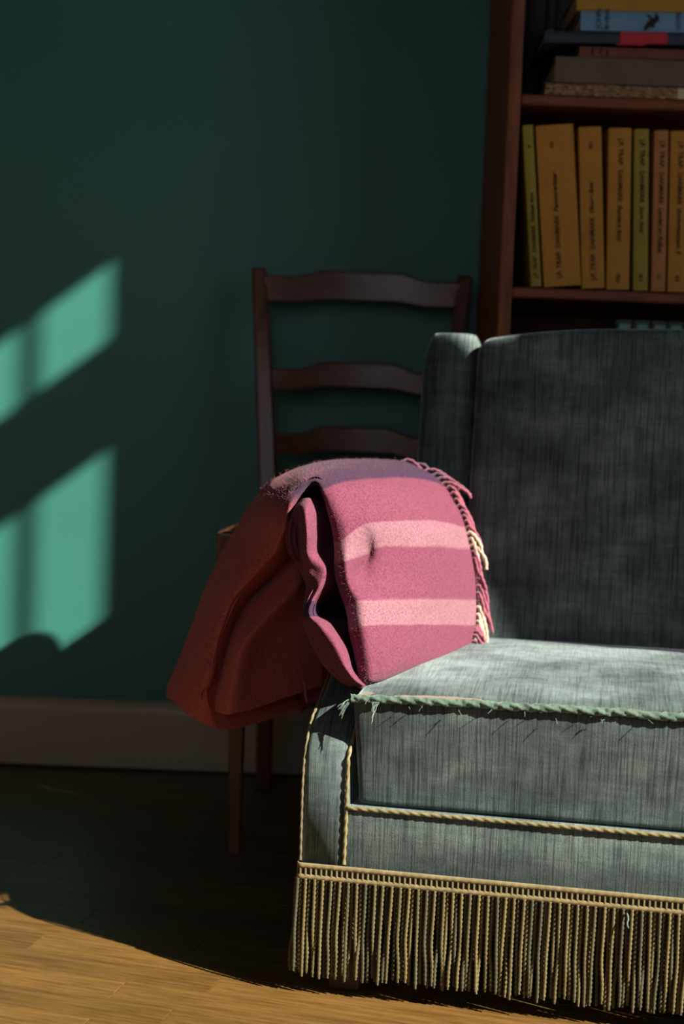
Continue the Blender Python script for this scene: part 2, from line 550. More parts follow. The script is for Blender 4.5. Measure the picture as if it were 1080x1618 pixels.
def book(name, label, loc, w, h, d, cover, pages, roty=0.0, group=None, round_=.0015, hard=False, cat='book'):
    """upright book, spine facing -Y; local origin = bottom centre of the spine"""
    o = empty(name, loc); o.rotation_euler = (0, roty, 0)
    tag(o, label, cat, group)
    t = .0022 if hard else .0009
    sq = .003 if hard else .0
    # cover: one folded sheet, a gently rounded spine with hinge grooves and two boards
    n = 8; out, inn = [], []
    for i in range(n + 1):
        a = i / n; x = -w / 2 + w * a
        y = -round_ * 4 * a * (1 - a)
        out.append((x, y)); inn.append((-w / 2 + t + (w - 2 * t) * a, y + t))
    out = [(-w / 2, d), (-w / 2, .006), (-w / 2 + (.0007 if hard else 0), .004)] + out + [(w / 2 - (.0007 if hard else 0), .004), (w / 2, .006), (w / 2, d)]
    inn = [(-w / 2 + t, d), (-w / 2 + t, .006), (-w / 2 + t, .004)] + inn + [(w / 2 - t, .004), (w / 2 - t, .006), (w / 2 - t, d)]
    m = len(out)
    vs = [Vector((x, y, z)) for z in (0, h) for x, y in out] + [Vector((x, y, z)) for z in (0, h) for x, y in inn]
    fs = []
    for i in range(m - 1):
        fs.append((i, i + 1, m + i + 1, m + i))
        fs.append((2 * m + i + 1, 2 * m + i, 3 * m + i, 3 * m + i + 1))
        fs.append((i + 1, i, 2 * m + i, 2 * m + i + 1))
        fs.append((m + i, m + i + 1, 3 * m + i + 1, 3 * m + i))
    fs.append((0, m, 3 * m, 2 * m)); fs.append((m - 1, 2 * m + m - 1, 3 * m + m - 1, 2 * m - 1))
    meshobj('cover', vs, fs, cover, o, False)
    bmobj('pages', rbox((-w / 2 + t, t + .0005, sq), (w / 2 - t, d - sq - .001, h - sq - (0 if hard else .0006)), .0006, 1), pages, o, False)
    return o

UP, DOWN = ((0, 0, 1), (-1, 0, 0)), ((0, 0, -1), (1, 0, 0))
pages = mat_pages('cream_page_edges', '#8f8266', '#c9bda0')
yc = {'gold': mat_cloth_cover('ochre_paper_cover', '#a8721f', '#bd8428', .55),
      'olive': mat_cloth_cover('olive_yellow_cover', '#8c7a20', '#a08c2a', .55),
      'tan': mat_cloth_cover('tan_ochre_cover', '#a56a35', '#b67a42', .55)}
GY = 'yellow volumes in a row on the middle shelf'
TR = 'J.P. TRAP:  DANMARK'
row = [  # xbottom, xtop, width, height, cover, title, direction, volume, label
    (.2782, .2541, .0152, .2385, 'olive', 'Holb\u00e6k Amt', UP, 'IV', 'thin olive yellow book leaning leftmost against the bookcase side'),
    (.3177, .2937, .0555, .2385, 'gold', 'Personregister', UP, 'XV', 'thickest ochre book in the yellow row, lettered Personregister'),
    (.3638, .3468, .0335, .2385, 'gold', 'Viborg Amt', UP, 'VII,1', 'ochre book lettered Viborg Amt right of the thickest yellow book'),
    (.4005, .3920, .0335, .2385, 'gold', 'Randers Amt', DOWN, 'VII,2', 'ochre book lettered Randers Amt in the middle of the yellow row'),
    (.4346, .4240, .0215, .2385, 'olive', 'Sor\u00f8 Amt', DOWN, 'III,2', 'olive yellow book lettered Sor\u00f8 Amt between ochre and tan volumes'),
    (.4612, .4538, .0205, .2378, 'tan', 'Landet og Folket', DOWN, 'I,1', 'slim tan book lettered Landet og Folket near the frame edge'),
    (.4890, .4815, .0275, .2378, 'gold', 'Storkøbenhavn II', DOWN, 'II,2', 'ochre book rightmost in the yellow row, cut by the frame edge'),
]
for xb, xt, wd_, h, ck, title, dr, vol, lab in row:
    tilt = math.atan2(xt - xb, h)
    o = book('book', lab, (xb, 2.1560, .8465 + abs(math.sin(tilt)) * wd_ / 2), wd_, h, .165, yc[ck], pages, tilt, GY)
    big = wd_ > .05
    cap = .0066 if wd_ > .018 else .0056
    y = -.0015 * 1.0 - .0006
    parts = [(TR, cap * 1.48, .0003, 0), (title, cap * 1.48, .0003, .25)]
    if dr is UP:
        spine_text('title', parts, (cap * .45 + (-.004 if big else 0), y, .012), *dr, M['ink'], o)
        spine_text('volume_number', [(vol, cap * 1.1, .0003, 0)], (cap * .4 - (.006 if big else 0), y, h - .034), *dr, M['ink'], o)
    else:
        spine_text('title', parts, (-cap * .35, y, h - .016), *dr, M['ink'], o)
        spine_text('volume_number', [(vol, cap * 1.1, .0003, 0)], (-cap * .35, y, .024), *dr, M['ink'], o)

# grey-green volumes on the shelf below, only their heads show above the sofa
gg = mat_cloth_cover('grey_green_cloth', '#3f4a40', '#54604f', .7)
lb = mat_cloth_cover('pale_teal_label', '#5d8a8c', '#7ba6a4', .6)
labs = ['grey-green book with teal spine label, leftmost behind the sofa back',
        'grey-green book with teal spine label, second from left behind the sofa back',
        'grey-green book with teal spine label, third from left behind the sofa back',
        'grey-green book with teal spine label, rightmost behind the sofa back']
for i, (x0, x1) in enumerate(((.4106, .4345), (.4378, .4618), (.4651, .4882), (.4903, .5130))):
    o = book('book', labs[i], ((x0 + x1) / 2, 2.206, .586), x1 - x0, .2200, .14, gg, pages, 0, 'grey-green volumes on the shelf behind the sofa', .002, True)
    bmobj('spine_label', rbox((-.008, -.0034, .178), (.008, -.0018, .214), .0004, 1), lb, o, False)
    spine_text('label_print', [('%d' % (i + 3), .011, .0003, 0)], (-.003, -.0037, .184), (1, 0, 0), (0, 0, 1), M['ink_blue'], o)

# dark volumes standing at the back of the upper shelf
GD = 'dark books standing at the left end of the upper shelf'
for x0, x1, ca_, cb_, h, lab, txt in (
        (.2450, .2660, '#15202c', '#1d2a36', .29, 'dark navy upright book against the bookcase side, faint grey marks on the spine', 'strokes'),
        (.2680, .2960, '#1c1510', '#29201a', .27, 'dark brown upright book second from the bookcase side on upper shelf', None),
        (.2985, .3130, '#10181c', '#1a2529', .245, 'black upright book with a teal title patch on the upper shelf', None),
        (.3150, .3370, '#1d1411', '#2c1d16', .28, 'dark maroon-brown upright book just left of the pale blue book', None)):
    o = book('book', lab, ((x0 + x1) / 2, 2.345, 1.131), x1 - x0, h, .125, mat_cloth_cover('dark_cloth', ca_, cb_, .6), pages, 0, GD, .002, True)
    if txt:
        for q in range(8):
            bmobj('spine_mark', rbox((-.004 + .001 * (q % 3), -.0032, .082 + q * .0105), (.004 - .0012 * (q % 2), -.0018, .0855 + q * .0105), .0004, 1), M['ink_grey'], o, False)
    if x0 == .2985:
        bmobj('spine_label', rbox((-.005, -.0034, .125), (.005, -.0018, .145), .0004, 1), lb, o, False)

# lying stack in front: spine towards -Y, thickness vertical
GS = 'books lying in a stack on the upper shelf'
def lying(label, xl, z0, th, length, depth, cov, pg, tilt=0.0, y=2.156, hard=True, round_=.002):
    """a book on its side: its foot end at xl, spine facing the room"""
    o = book('book', label, (xl, y, z0 + th / 2), th, length, depth, cov, pg, 0, GS, round_, hard)
    o.rotation_euler = (0, R(90) - tilt, 0)
    return o
# bottom: an unbound-looking old volume, ragged fore edge to the room
o = empty('book', (.274, 2.156, 1.1303)); tag(o, 'old book with ragged tan page edges lying lowest in the upper stack', 'book', GS)
rg = mat_pages('ragged_deckle_edges', '#2a1d14', '#c9a276', 'z')
vs, fs = [], []
nl = 9
for k in range(nl):
    z0 = .0012 + k * .0018; z1 = z0 + .0016
    seg = 40; base = len(vs)
    for i in range(seg + 1):
        x = .004 + .196 * i / seg
        y = rp.uniform(0, .003) if 0 < i < seg else .002
        dz = rp.uniform(-.0004, .0004)
        vs += [(x, y, z0 + dz), (x, y, z1 + dz), (x, .11, z1), (x, .11, z0)]
    for i in range(seg):
        b = base + i * 4
        for q in range(4): fs.append((b + q, b + (q + 1) % 4, b + 4 + (q + 1) % 4, b + 4 + q))
    fs.append((base, base + 3, base + 2, base + 1)); b = base + seg * 4; fs.append((b, b + 1, b + 2, b + 3))
pg_o = meshobj('page_block', vs, fs, rg, o, False); tag(pg_o, 'block of ragged uncut page edges')
bmobj('cover_board', rbox((0, .001, 0), (.24, .112, .0011), .0004, 1), mat_cloth_cover('brown_board', '#4a3526', '#5f4633'), o, False)
bmobj('cover_board', rbox((0, .001, .0176), (.24, .112, .0187), .0004, 1), M['velvet'] if False else mat_cloth_cover('brown_board', '#4a3526', '#5f4633'), o, False)
bmobj('paper_label', rbox((.2005, .0005, .0013), (.236, .11, .0172), .0004, 1), mat_cloth_cover('cream_label', '#b7a788', '#cbbd9d'), o, False)

lying('thick grey-brown clothbound book with frayed corners in the upper stack', .2912, 1.1496, .0375, .26, .15,
      mat_cloth_cover('grey_brown_cloth', '#5d5044', '#6f6153', .8), pages, -R(.0))
o = lying('thin reddish-brown book on the thick grey-brown book', .3258, 1.1877, .0150, .22, .14,
          mat_cloth_cover('red_brown_cloth', '#6a3d33', '#7d4b3e', .8), pages, R(.3))
for z, l in ((.018, .010), (.030, .007), (.040, .010)):
    bmobj('spine_mark', rbox((-.005, -.0030, z), (-.005 + l, -.0017, z + .0022), .0002, 1), M['ink'], o, False)
o = lying('long navy book with a bright red spine band in the upper stack', .2725, 1.2068, .0160, .30, .15,
          mat_cloth_cover('navy_cloth', '#28323c', '#35424e', .6), pages, R(1.0))
bmobj('red_spine_band', rbox((-.0088, -.0034, .112), (.0084, -.0010, .182), .0004, 1), mat_cloth_cover('red_band', '#a8232f', '#c02c3a', .5), o, False)
tag(o.children[-1], 'bright red band around the spine')
bmobj('red_band_hem', rbox((.0084, -.0034, .107), (.0108, -.0010, .150), .0003, 1), mat_cloth_cover('red_band_low', '#a8232f', '#b82a36', .5), o, False)
o = lying('pale blue book with dark lettering and emblem in the upper stack', .3255, 1.2258, .0285, .24, .15,
          mat_cloth_cover('pale_blue_jacket', '#5f87a6', '#7199b6', .5), pages, R(1.0))
o2, _ = spine_text('author_name', [('JOHN', .0112, .0001, 0)], (.0118, -.0032, .0300), (-1, 0, 0), (0, 0, -1), M['ink_blue'], o)
spine_text('author_name', [('IRVING', .0098, .0001, 0)], (.0135, -.0032, .0420), (-1, 0, 0), (0, 0, -1), M['ink_blue'], o)
spine_text('title', [('HOTEL', .0085, .0001, 0)], (.0110, -.0032, .1470), (-1, 0, 0), (0, 0, -1), M['ink_blue'], o)
# small dark emblem: a blot of overlapping strokes
ev, ef = [], []
for cx, cz, rx, rz, an in ((.1065, -.0005, .0075, .0045, .4), (.0995, .0050, .0035, .0060, -.5), (.1125, -.0060, .0024, .0060, .3), (.1010, -.0070, .0016, .0050, .9), (.0960, .0095, .0022, .0036, 0), (.1055, .0060, .0028, .0040, 1.2)):
    b = len(ev)
    for k in range(12):
        a = 2 * math.pi * k / 12; rr = 1 + .18 * math.sin(a * 5 + cx * 900)
        p, q = rx * rr * math.cos(a), rz * rr * math.sin(a)
        ev.append((cz + q * math.cos(an) - p * math.sin(an), -.0032 - b * 1e-6, cx + p * math.cos(an) + q * math.sin(an)))
    ef.append(tuple(range(b, b + 12)))
meshobj('emblem', ev, ef, M['ink'], o, False)
lying('mustard yellow book lying topmost in the upper stack', .3180, 1.2550, .030, .25, .16,
      mat_cloth_cover('mustard_cloth', '#9c7420', '#b08629', .55), pages, R(1.0))

# ------------------------------------------------------------------ ladder-back chair
ch = empty('dining_chair', (.0185, 2.22, 0))
tag(ch, 'dark walnut ladder-back chair behind the blanket, against the green wall', 'chair')
CX, CY = .0185, 2.22
def leg(name, pts, sizes, mat):
    """tapered square-section leg through world points"""
    vs, fs = [], []
    for (x, y, z), (sx, sy) in zip(pts, sizes):
        x -= CX; y -= CY
        c = min(sx, sy) * .28
        for dx, dy in ((-sx + c, -sy), (sx - c, -sy), (sx, -sy + c), (sx, sy - c), (sx - c, sy), (-sx + c, sy), (-sx, sy - c), (-sx, -sy + c)):
            vs.append((x + dx, y + dy, z))
    for i in range(len(pts) - 1):
        for k in range(8):
            fs.append((i * 8 + k, i * 8 + (k + 1) % 8, i * 8 + 8 + (k + 1) % 8, i * 8 + 8 + k))
    n = len(pts)
    fs.append(tuple(range(7, -1, -1))); fs.append(tuple(range(n * 8 - 8, n * 8)))
    return meshobj(name, vs, fs, mat, ch, False)
for s in (-1, 1):
    X = lambda half: CX + s * half
    path = crpath([(X(.136), 2.425, 0), (X(.138), 2.405, .22), (X(.140), 2.392, .44), (X(.147), 2.400, .56), (X(.163), 2.425, .75), (X(.1755), 2.455, .885)], 5)
    sz = []
    for i in range(len(path)):
        a = i / (len(path) - 1)
        e = .0128 + .003 * math.sin(math.pi * min(1, a * 1.1))
        sz.append((e, e + .002))
    path.append(path[-1] + Vector((0, .001, .004))); sz.append((.009, .010))
    leg('rear_leg', path, sz, M['chair'])
    leg('front_leg', [(X(.157), 2.050, 0), (X(.160), 2.048, .25), (X(.166), 2.048, .4195)], [(.0095, .0095), (.012, .012), (.0145, .0145)], M['chair'])

def rail(z0, half, hump, hgt, yb):
    n = 24; vs, fs = [], []
    for i in range(n + 1):
        a = -1 + 2 * i / n
        sh = 1 - min(1, max(0, (abs(a) - .36) / .34)); sh = sh * sh * (3 - 2 * sh)
        top = z0 + hgt + hump * sh
        bot = z0 + hump * .55 * sh - .004 * (1 - abs(a)) * 0
        y = yb + .022 * (1 - a * a)
        x = a * half
        th = .0065
        for dy, zz in ((-th, bot + .002), (-th, top - .003), (-th + .002, top), (th - .002, top), (th, top - .003), (th, bot + .002), (th - .002, bot), (-th + .002, bot)):
            vs.append((x, y + dy - CY, zz))
    for i in range(n):
        for k in range(8):
            fs.append((i * 8 + k, i * 8 + (k + 1) % 8, i * 8 + 8 + (k + 1) % 8, i * 8 + 8 + k))
    fs.append(tuple(range(8))); fs.append(tuple(range(n * 8 + 7, n * 8 - 1, -1)))
    bm = bmesh.new(); bv = [bm.verts.new(v) for v in vs]
    for f in fs: bm.faces.new([bv[q] for q in f])
    return bmobj('back_rail', bm, M['chairx'], ch, False)
rail(.8330, .1660, .0130, .0435, 2.4420)
rail(.6830, .1505, .0150, .0355, 2.4130)
rail(.5740, .1400, .0140, .0365, 2.3990)
def seat_def(p):
    f = (p.y + .19) / .37          # 0 front, 1 back
    p.x *= 1.0 - .18 * max(0, min(1, f))
    return p
bmobj('seat_frame', rbox((-.198, -.188, .420), (.194, .185, .4705), .006, 3, (0, 3, 0), seat_def), M['chairx'], ch, False)
pad = NT('dark_seat_leather'); pv = pad.coord()
bmobj('seat_pad', rbox((-.176, -.170, .466), (.172, .165, .481), .006, 3, (6, 6, 0),
      lambda p: seat_def(Vector((p.x, p.y, p.z + (.008 * (1 - (p.x / .17) ** 2) * (1 - (p.y / .175) ** 2) if p.z > .474 else 0))))),
      pad.done(lin('#2b1d15'), pad.bump(pad.noise(pv, 220, 3), .3, .001), .5, .4), ch, True)

# ------------------------------------------------------------------ sofa (local: x along the front, y into depth)
sofa = empty('sofa', (-.031, 1.544, 0), R(-10))
tag(sofa, 'low grey-green velvet sofa with gold bullion fringe around its base', 'sofa')
SW = 1.05
V = M['velvet']

def mirror_obj(o, name):
    me = o.data.copy()
    for v in me.vertices: v.co.x = SW - v.co.x
    me.flip_normals()
    c = bpy.data.objects.new(name, me); c.parent = o.parent
    COL.objects.link(c)
    for md in o.modifiers:
        n = c.modifiers.new(md.name, md.type)
        for p in ('levels', 'render_levels'):
            if hasattr(md, p): setattr(n, p, getattr(md, p))
    return c

# arm: a board-like upholstered arm, low square front that sweeps up towards the wing
prof = crpath([(.020, .298), (.113, .352), (.22, .415), (.34, .475), (.455, .518)], 4)
prof = [(p[0], p[1]) for p in [(a.x, a.y) for a in [Vector((q[0], q[1], 0)) for q in [(v[0], v[1]) for v in prof]]]]
arm_poly = [(0.0, .128), (0.0, .268)] + [(.005, .280)] + prof + [(.456, .50), (.456, .128)]
def arm_x(x, y):
    s = min(1, max(0, y / .5))
    return x * (1 + .75 * s) + .038 * s
def build_arm():
    bm = bmesh.new()
    a = [bm.verts.new((0, y, z)) for y, z in arm_poly]
    b = [bm.verts.new((.047, y, z)) for y, z in arm_poly]
    n = len(arm_poly)
    bm.faces.new(a); bm.faces.new(b[::-1])
    for i in range(n): bm.faces.new((a[i], b[i], b[(i + 1) % n], a[(i + 1) % n]))
    bmesh.ops.recalc_face_normals(bm, faces=bm.faces)
    ed = [e for e in bm.edges if abs(e.verts[0].co.x - e.verts[1].co.x) < 1e-6]
    bmesh.ops.bevel(bm, geom=ed, offset=.007, segments=3, profile=.5, affect='EDGES')
    for v in bm.verts: v.co.x = arm_x(v.co.x, v.co.y)
    return bmobj('arm', bm, V, sofa)
arm = build_arm()
mirror_obj(arm, 'arm')

# wing: fat rounded post at the end of the arm, domed on top
def build_wing():
    bm = bmesh.new()
    rows = []
    N = 28
    zs = [.497, .503, .512, .58, .64, .69, .715, .732, .746, .757, .764, .7675]
    for z in zs:
        k = 1.0
        if z > .70: k = math.sqrt(max(.0, 1 - ((z - .70) / .0685) ** 2))
        cx = .0905; hx = .0445 * (.55 + .45 * k) if z > .70 else .0445
        lean = (z - .40) * .13
        cy = .515 + lean; hy = .055 * (.45 + .55 * k) if z > .70 else .055
        ring = []
        for i in range(N):
            a = 2 * math.pi * i / N
            e = 2.0 / 3.0
            c, s = math.cos(a), math.sin(a)
            ring.append(bm.verts.new((cx + hx * math.copysign(abs(c) ** e, c), cy + hy * math.copysign(abs(s) ** e, s), z)))
        rows.append(ring)
    for r0, r1 in zip(rows, rows[1:]):
        for i in range(N): bm.faces.new((r0[i], r0[(i + 1) % N], r1[(i + 1) % N], r1[i]))
    bm.faces.new(rows[0][::-1]); bm.faces.new(rows[-1])
    o = bmobj('wing', bm, V, sofa)
    md = o.modifiers.new('smooth', 'SUBSURF'); md.levels = 1; md.render_levels = 2
    return o
wing = build_wing()
mirror_obj(wing, 'wing')

# backrest
def back_def(p):
    u = (p.x - .13) / (SW - .26)
    z = p.z
    f = max(0, min(1, (z - .30) / .48))
    if p.y < .5:
        p.y += -.016 * math.sin(math.pi * max(0, min(1, u))) * math.sin(math.pi * (.15 + .7 * f))
        p.y += .0025 * noise.noise(Vector((p.x * 7, 0, p.z * 9)))
    p.y += f * .085
    if z > .70: p.z += .022 * (1 - (2 * u - 1) ** 4) * (z - .70) / .06 - .006
    return p
bmobj('backrest', rbox((.128, .415, .30), (SW - .128, .485, .762), .018, 4, (24, 0, 18), back_def), V, sofa)

# seat cushion: crowned top, front leaning in towards its lower edge
def seat_deform(p):
    u = (p.x - .052) / (SW - .104); v = (p.y + .006) / .46
    cu = max(0, 1 - abs(2 * u - 1) ** 3.2); cv = max(0, 1 - abs(2 * min(1, max(0, v)) - 1) ** 2.6)
    if p.z > .30:
        p.z += .017 * cu ** .7 * cv ** .8 + .0018 * noise.noise(Vector((p.x * 11, p.y * 13, 2)))
        p.z += .004 * min(1, max(0, v) * 3)
    low = max(0, min(1, (.338 - p.z) / .11))
    p.y += .020 * low * (1 - min(1, max(0, v) * 3))
    if u < .1: p.x += .007 * low
    if u > .9: p.x -= .007 * low
    return p
bmobj('seat_cushion', rbox((.052, -.006, .215), (SW - .052, .455, .338), .007, 3, (30, 14, 4), seat_deform), M['seat'], sofa)

# apron below the cushion, and the body behind the fringe
bmobj('front_apron', rbox((.0475, .0005, .128), (SW - .0475, .055, .213), .004, 2), V, sofa)
bmobj('seat_base', rbox((.020, .030, .076), (SW - .020, .455, .127), .004, 2), M['foot'], sofa, False)
bmobj('back_frame', rbox((.165, .475, .075), (SW - .165, .54, .70), .02, 3, (0, 0, 6), lambda p: Vector((p.x, p.y + max(0, (p.z - .3)) * .14, p.z))), V, sofa)

# block feet
for x in (.030, SW - .070):
    for y in (.018, .41):
        bm = rbox((x, y, 0), (x + .040, y + .040, .074), .003, 2)
        for v in bm.verts:
            if v.co.z < .03: v.co.x += (x + .02 - v.co.x) * .12; v.co.y += (y + .02 - v.co.y) * .12
        bmobj('foot', bm, M['foot'], sofa, False)

# twisted cords along the seams
def cord(name, path, rad, mat, parent, plies=2, pitch=.011, ring=10, depth=.35, step=.0011):
    vs, fs = twist_tube(resample(path, step), rad, plies, pitch, ring, depth)
    return meshobj(name, vs, fs, mat, parent)
cord('seat_cord', [(.050, -.0012, .2140), (.30, -.0022, .2142), (.70, -.0022, .2142), (SW - .050, -.0012, .2140)], .0024, M['cord'], sofa, pitch=.0115)
inner = [(arm_x(.0485, -.001), .0002, .1500), (.0490, .0000, .20), (.0490, .0002, .255), (.0492, .004, .2735)]
inner += [(arm_x(.0478, y), y - .001, z + .001) for y, z in prof[1:9]]
cord('arm_cord', crpath(inner, 3), .0023, M['cord'], sofa, pitch=.0125)
outer = [(-.0005, .0015, .150), (-.0008, .0005, .20), (-.0006, .001, .258)] + [(arm_x(-.0002, y) , y, z + .0008) for y, z in prof]
cord('arm_cord', crpath(outer, 2), .0016, M['braidcord'], sofa, pitch=.0125)
cord('arm_cord', [(SW - p[0], p[1], p[2]) for p in crpath(inner, 3)], .0023, M['cord'], sofa, pitch=.0125)
cord('arm_cord', [(SW - p[0], p[1], p[2]) for p in crpath(outer, 2)], .0016, M['braidcord'], sofa, pitch=.0125)

# frayed green cord along the front edge of the seat
rw = random.Random(11)
wp = []
for i in range(61):
    a = i / 60
    wp.append((.050 + (SW - .100) * a, -.0065 + rw.uniform(-.0006, .0006), .3365 + .0055 * (1 - abs(2 * a - 1) ** 3) + rw.uniform(-.0007, .0007)))
vs, fs = twist_tube(resample(crpath(wp, 3), .0014), .0043, 3, .017, 12, .34)
vs = [v + Vector((0, noise.noise(v * 300) * .0009, noise.noise(v * 330 + Vector((9, 9, 9))) * .0011)) for v in vs]
welt = meshobj('frayed_welt', vs, fs, M['welt'], sofa)
tag(welt, 'frayed green cord along the front edge of the seat')
def thread(p, d, L, droop, rad=.0006, name='loose_thread'):
    p = Vector(p); d = Vector(d).normalized(); path = []
    for i in range(7):
        a = i / 6
        path.append(p + d * (L * a) + Vector((rw.uniform(-1, 1) * L * .05, 0, -droop * a * a)))
    vs, fs = twist_tube(resample(crpath(path, 2), L / 14), rad, 2, .004, 6, .2, lambda a: 1 - .4 * a)
    return meshobj(name, vs, fs, M['thread'], welt)
for k in range(7):     # tuft at the corner
    thread((.052, -.007, .336), (-.8 + rw.uniform(-.25, .35), -.35, -.2 + rw.uniform(-.4, .35)), rw.uniform(.010, .018), rw.uniform(.006, .016))
for k in range(6):
    thread((.074 + k * .0015, -.010, .335), (.15 - .08 * k, -.5, -.6), rw.uniform(.012, .018), rw.uniform(.004, .010))
for k in range(16):
    a = .06 + .34 * rw.random()
    thread((a, -.010, .334 + rw.uniform(-.003, .003)), (rw.uniform(-.8, .8), -.6, rw.uniform(-.8, .5)), rw.uniform(.003, .007), .002, .0004)

# braid: two woven tapes with little bars between, all the way round the visible sides
TZ0, TZ1 = .1305, .1490
def tape(name, z0, z1, y0=-.0030):
    bm = bmesh.new()
    n = 300; vs = []
    path = [(-.0030, .40), (-.0030, 0.002), (-.0015, y0), (SW + .0015, y0), (SW + .003, .002), (SW + .003, .40)]
    P = resample([(x, y, 0) for x, y in path], .0030)
    rows = []
    for i, p in enumerate(P):
        t = (P[min(i + 1, len(P) - 1)] - P[max(i - 1, 0)]).normalized()
        nrm = Vector((t.y, -t.x, 0))
        w = .0003 * math.sin(i * 2.1)
        r = [bm.verts.new(p + nrm * o + Vector((0, 0, z))) for o, z in ((-.0005, z0), (.0009 + w, z0 + .0003), (.0014 + w, (z0 + z1) / 2), (.0009 + w, z1 - .0003), (-.0005, z1))]
        rows.append(r)
    for a, b in zip(rows, rows[1:]):
        for k in range(5): bm.faces.new((a[k], a[(k + 1) % 5], b[(k + 1) % 5], b[k]))
    return bmobj(name, bm, M['gimp'], sofa)
tape('braid_tape', .1430, TZ1)
tape('braid_tape', TZ0, .1365)
bvs, bfs = [], []
def abar(p, t):
    b = len(bvs); t = Vector(t); nrm = Vector((t.y, -t.x, 0)); p = Vector(p)
    for z in (.1358, .1437):
        for a, o in ((-.0010, 0), (-.0007, .0011), (.0007, .0011), (.0010, 0)):
            bvs.append(p + t * a + nrm * o + Vector((0, 0, z)))
    for k in range(4): bfs.append((b + k, b + (k + 1) % 4, b + 4 + (k + 1) % 4, b + 4 + k))
for i in range(int(SW / .0058)): abar((.001 + i * .0058, -.0030, 0), (1, 0, 0))
for i in range(64): abar((-.0030, .003 + i * .0058, 0), (0, -1, 0))
o = meshobj('braid_bars', bvs, bfs, M['gimp'], sofa, False); o['kind'] = 'stuff'
bmobj('braid_lining', rbox((-.0022, -.0024, .133), (SW + .0022, .40, .147), .001, 1), mat_cloth_cover('dark_green_lining', '#232d28', '#2f3a33', .8), sofa, False)

# bullion fringe: every cord a part of its own, hanging from the lower tape
rf = random.Random(5)
cords = []
for k in range(16):
    L = .108 + rf.uniform(-.004, .0035)
    sw1, sw2 = rf.uniform(-.0011, .0011), rf.uniform(-.0014, .0014)
    y1, y2 = rf.uniform(-.0015, .001), rf.uniform(-.002, .001)
    path = crpath([(0, 0, 0), (sw1 * .3, -.0008 + y1 * .4, -L * .25), (sw1, -.001 + y1, -L * .55), (sw2 * .8, -.001 + y2, -L * .8), (sw2, y2, -L)], 4)
    vs, fs = twist_tube(resample(path, .0013), 0.00205, 2, .0052, 7, .38, lambda a: 1.0 if a < .97 else .7)
    me = bpy.data.meshes.new('fringe_cord'); me.from_pydata([tuple(v) for v in vs], [], fs); me.shade_smooth(); me.materials.append(M['fringe'])
    cords.append(me)
def fringe(x, y, rz, me):
    o = bpy.data.objects.new('fringe_cord', me); o.parent = sofa
    o.location = (x, y, .1318); o.rotation_euler = (R(rf.uniform(-1.2, 1)), R(rf.uniform(-.9, .9)), rz)
    COL.objects.link(o)
nf = 222
for i in range(nf):
    fringe(-.002 + (SW + .004) * i / (nf - 1) + rf.uniform(-.0007, .0007), -.0036 + (i % 2) * .0022, 0, cords[rf.randrange(16)])
for i in range(70):
    fringe(-.0042 + (i % 2) * .0015, .003 + i * .0052, R(-90), cords[rf.randrange(16)])
# a knotted stray end
thread_o = thread((.355, -.006, .128), (.1, -.5, -.6), .012, .004, .0012, 'stray_knot')

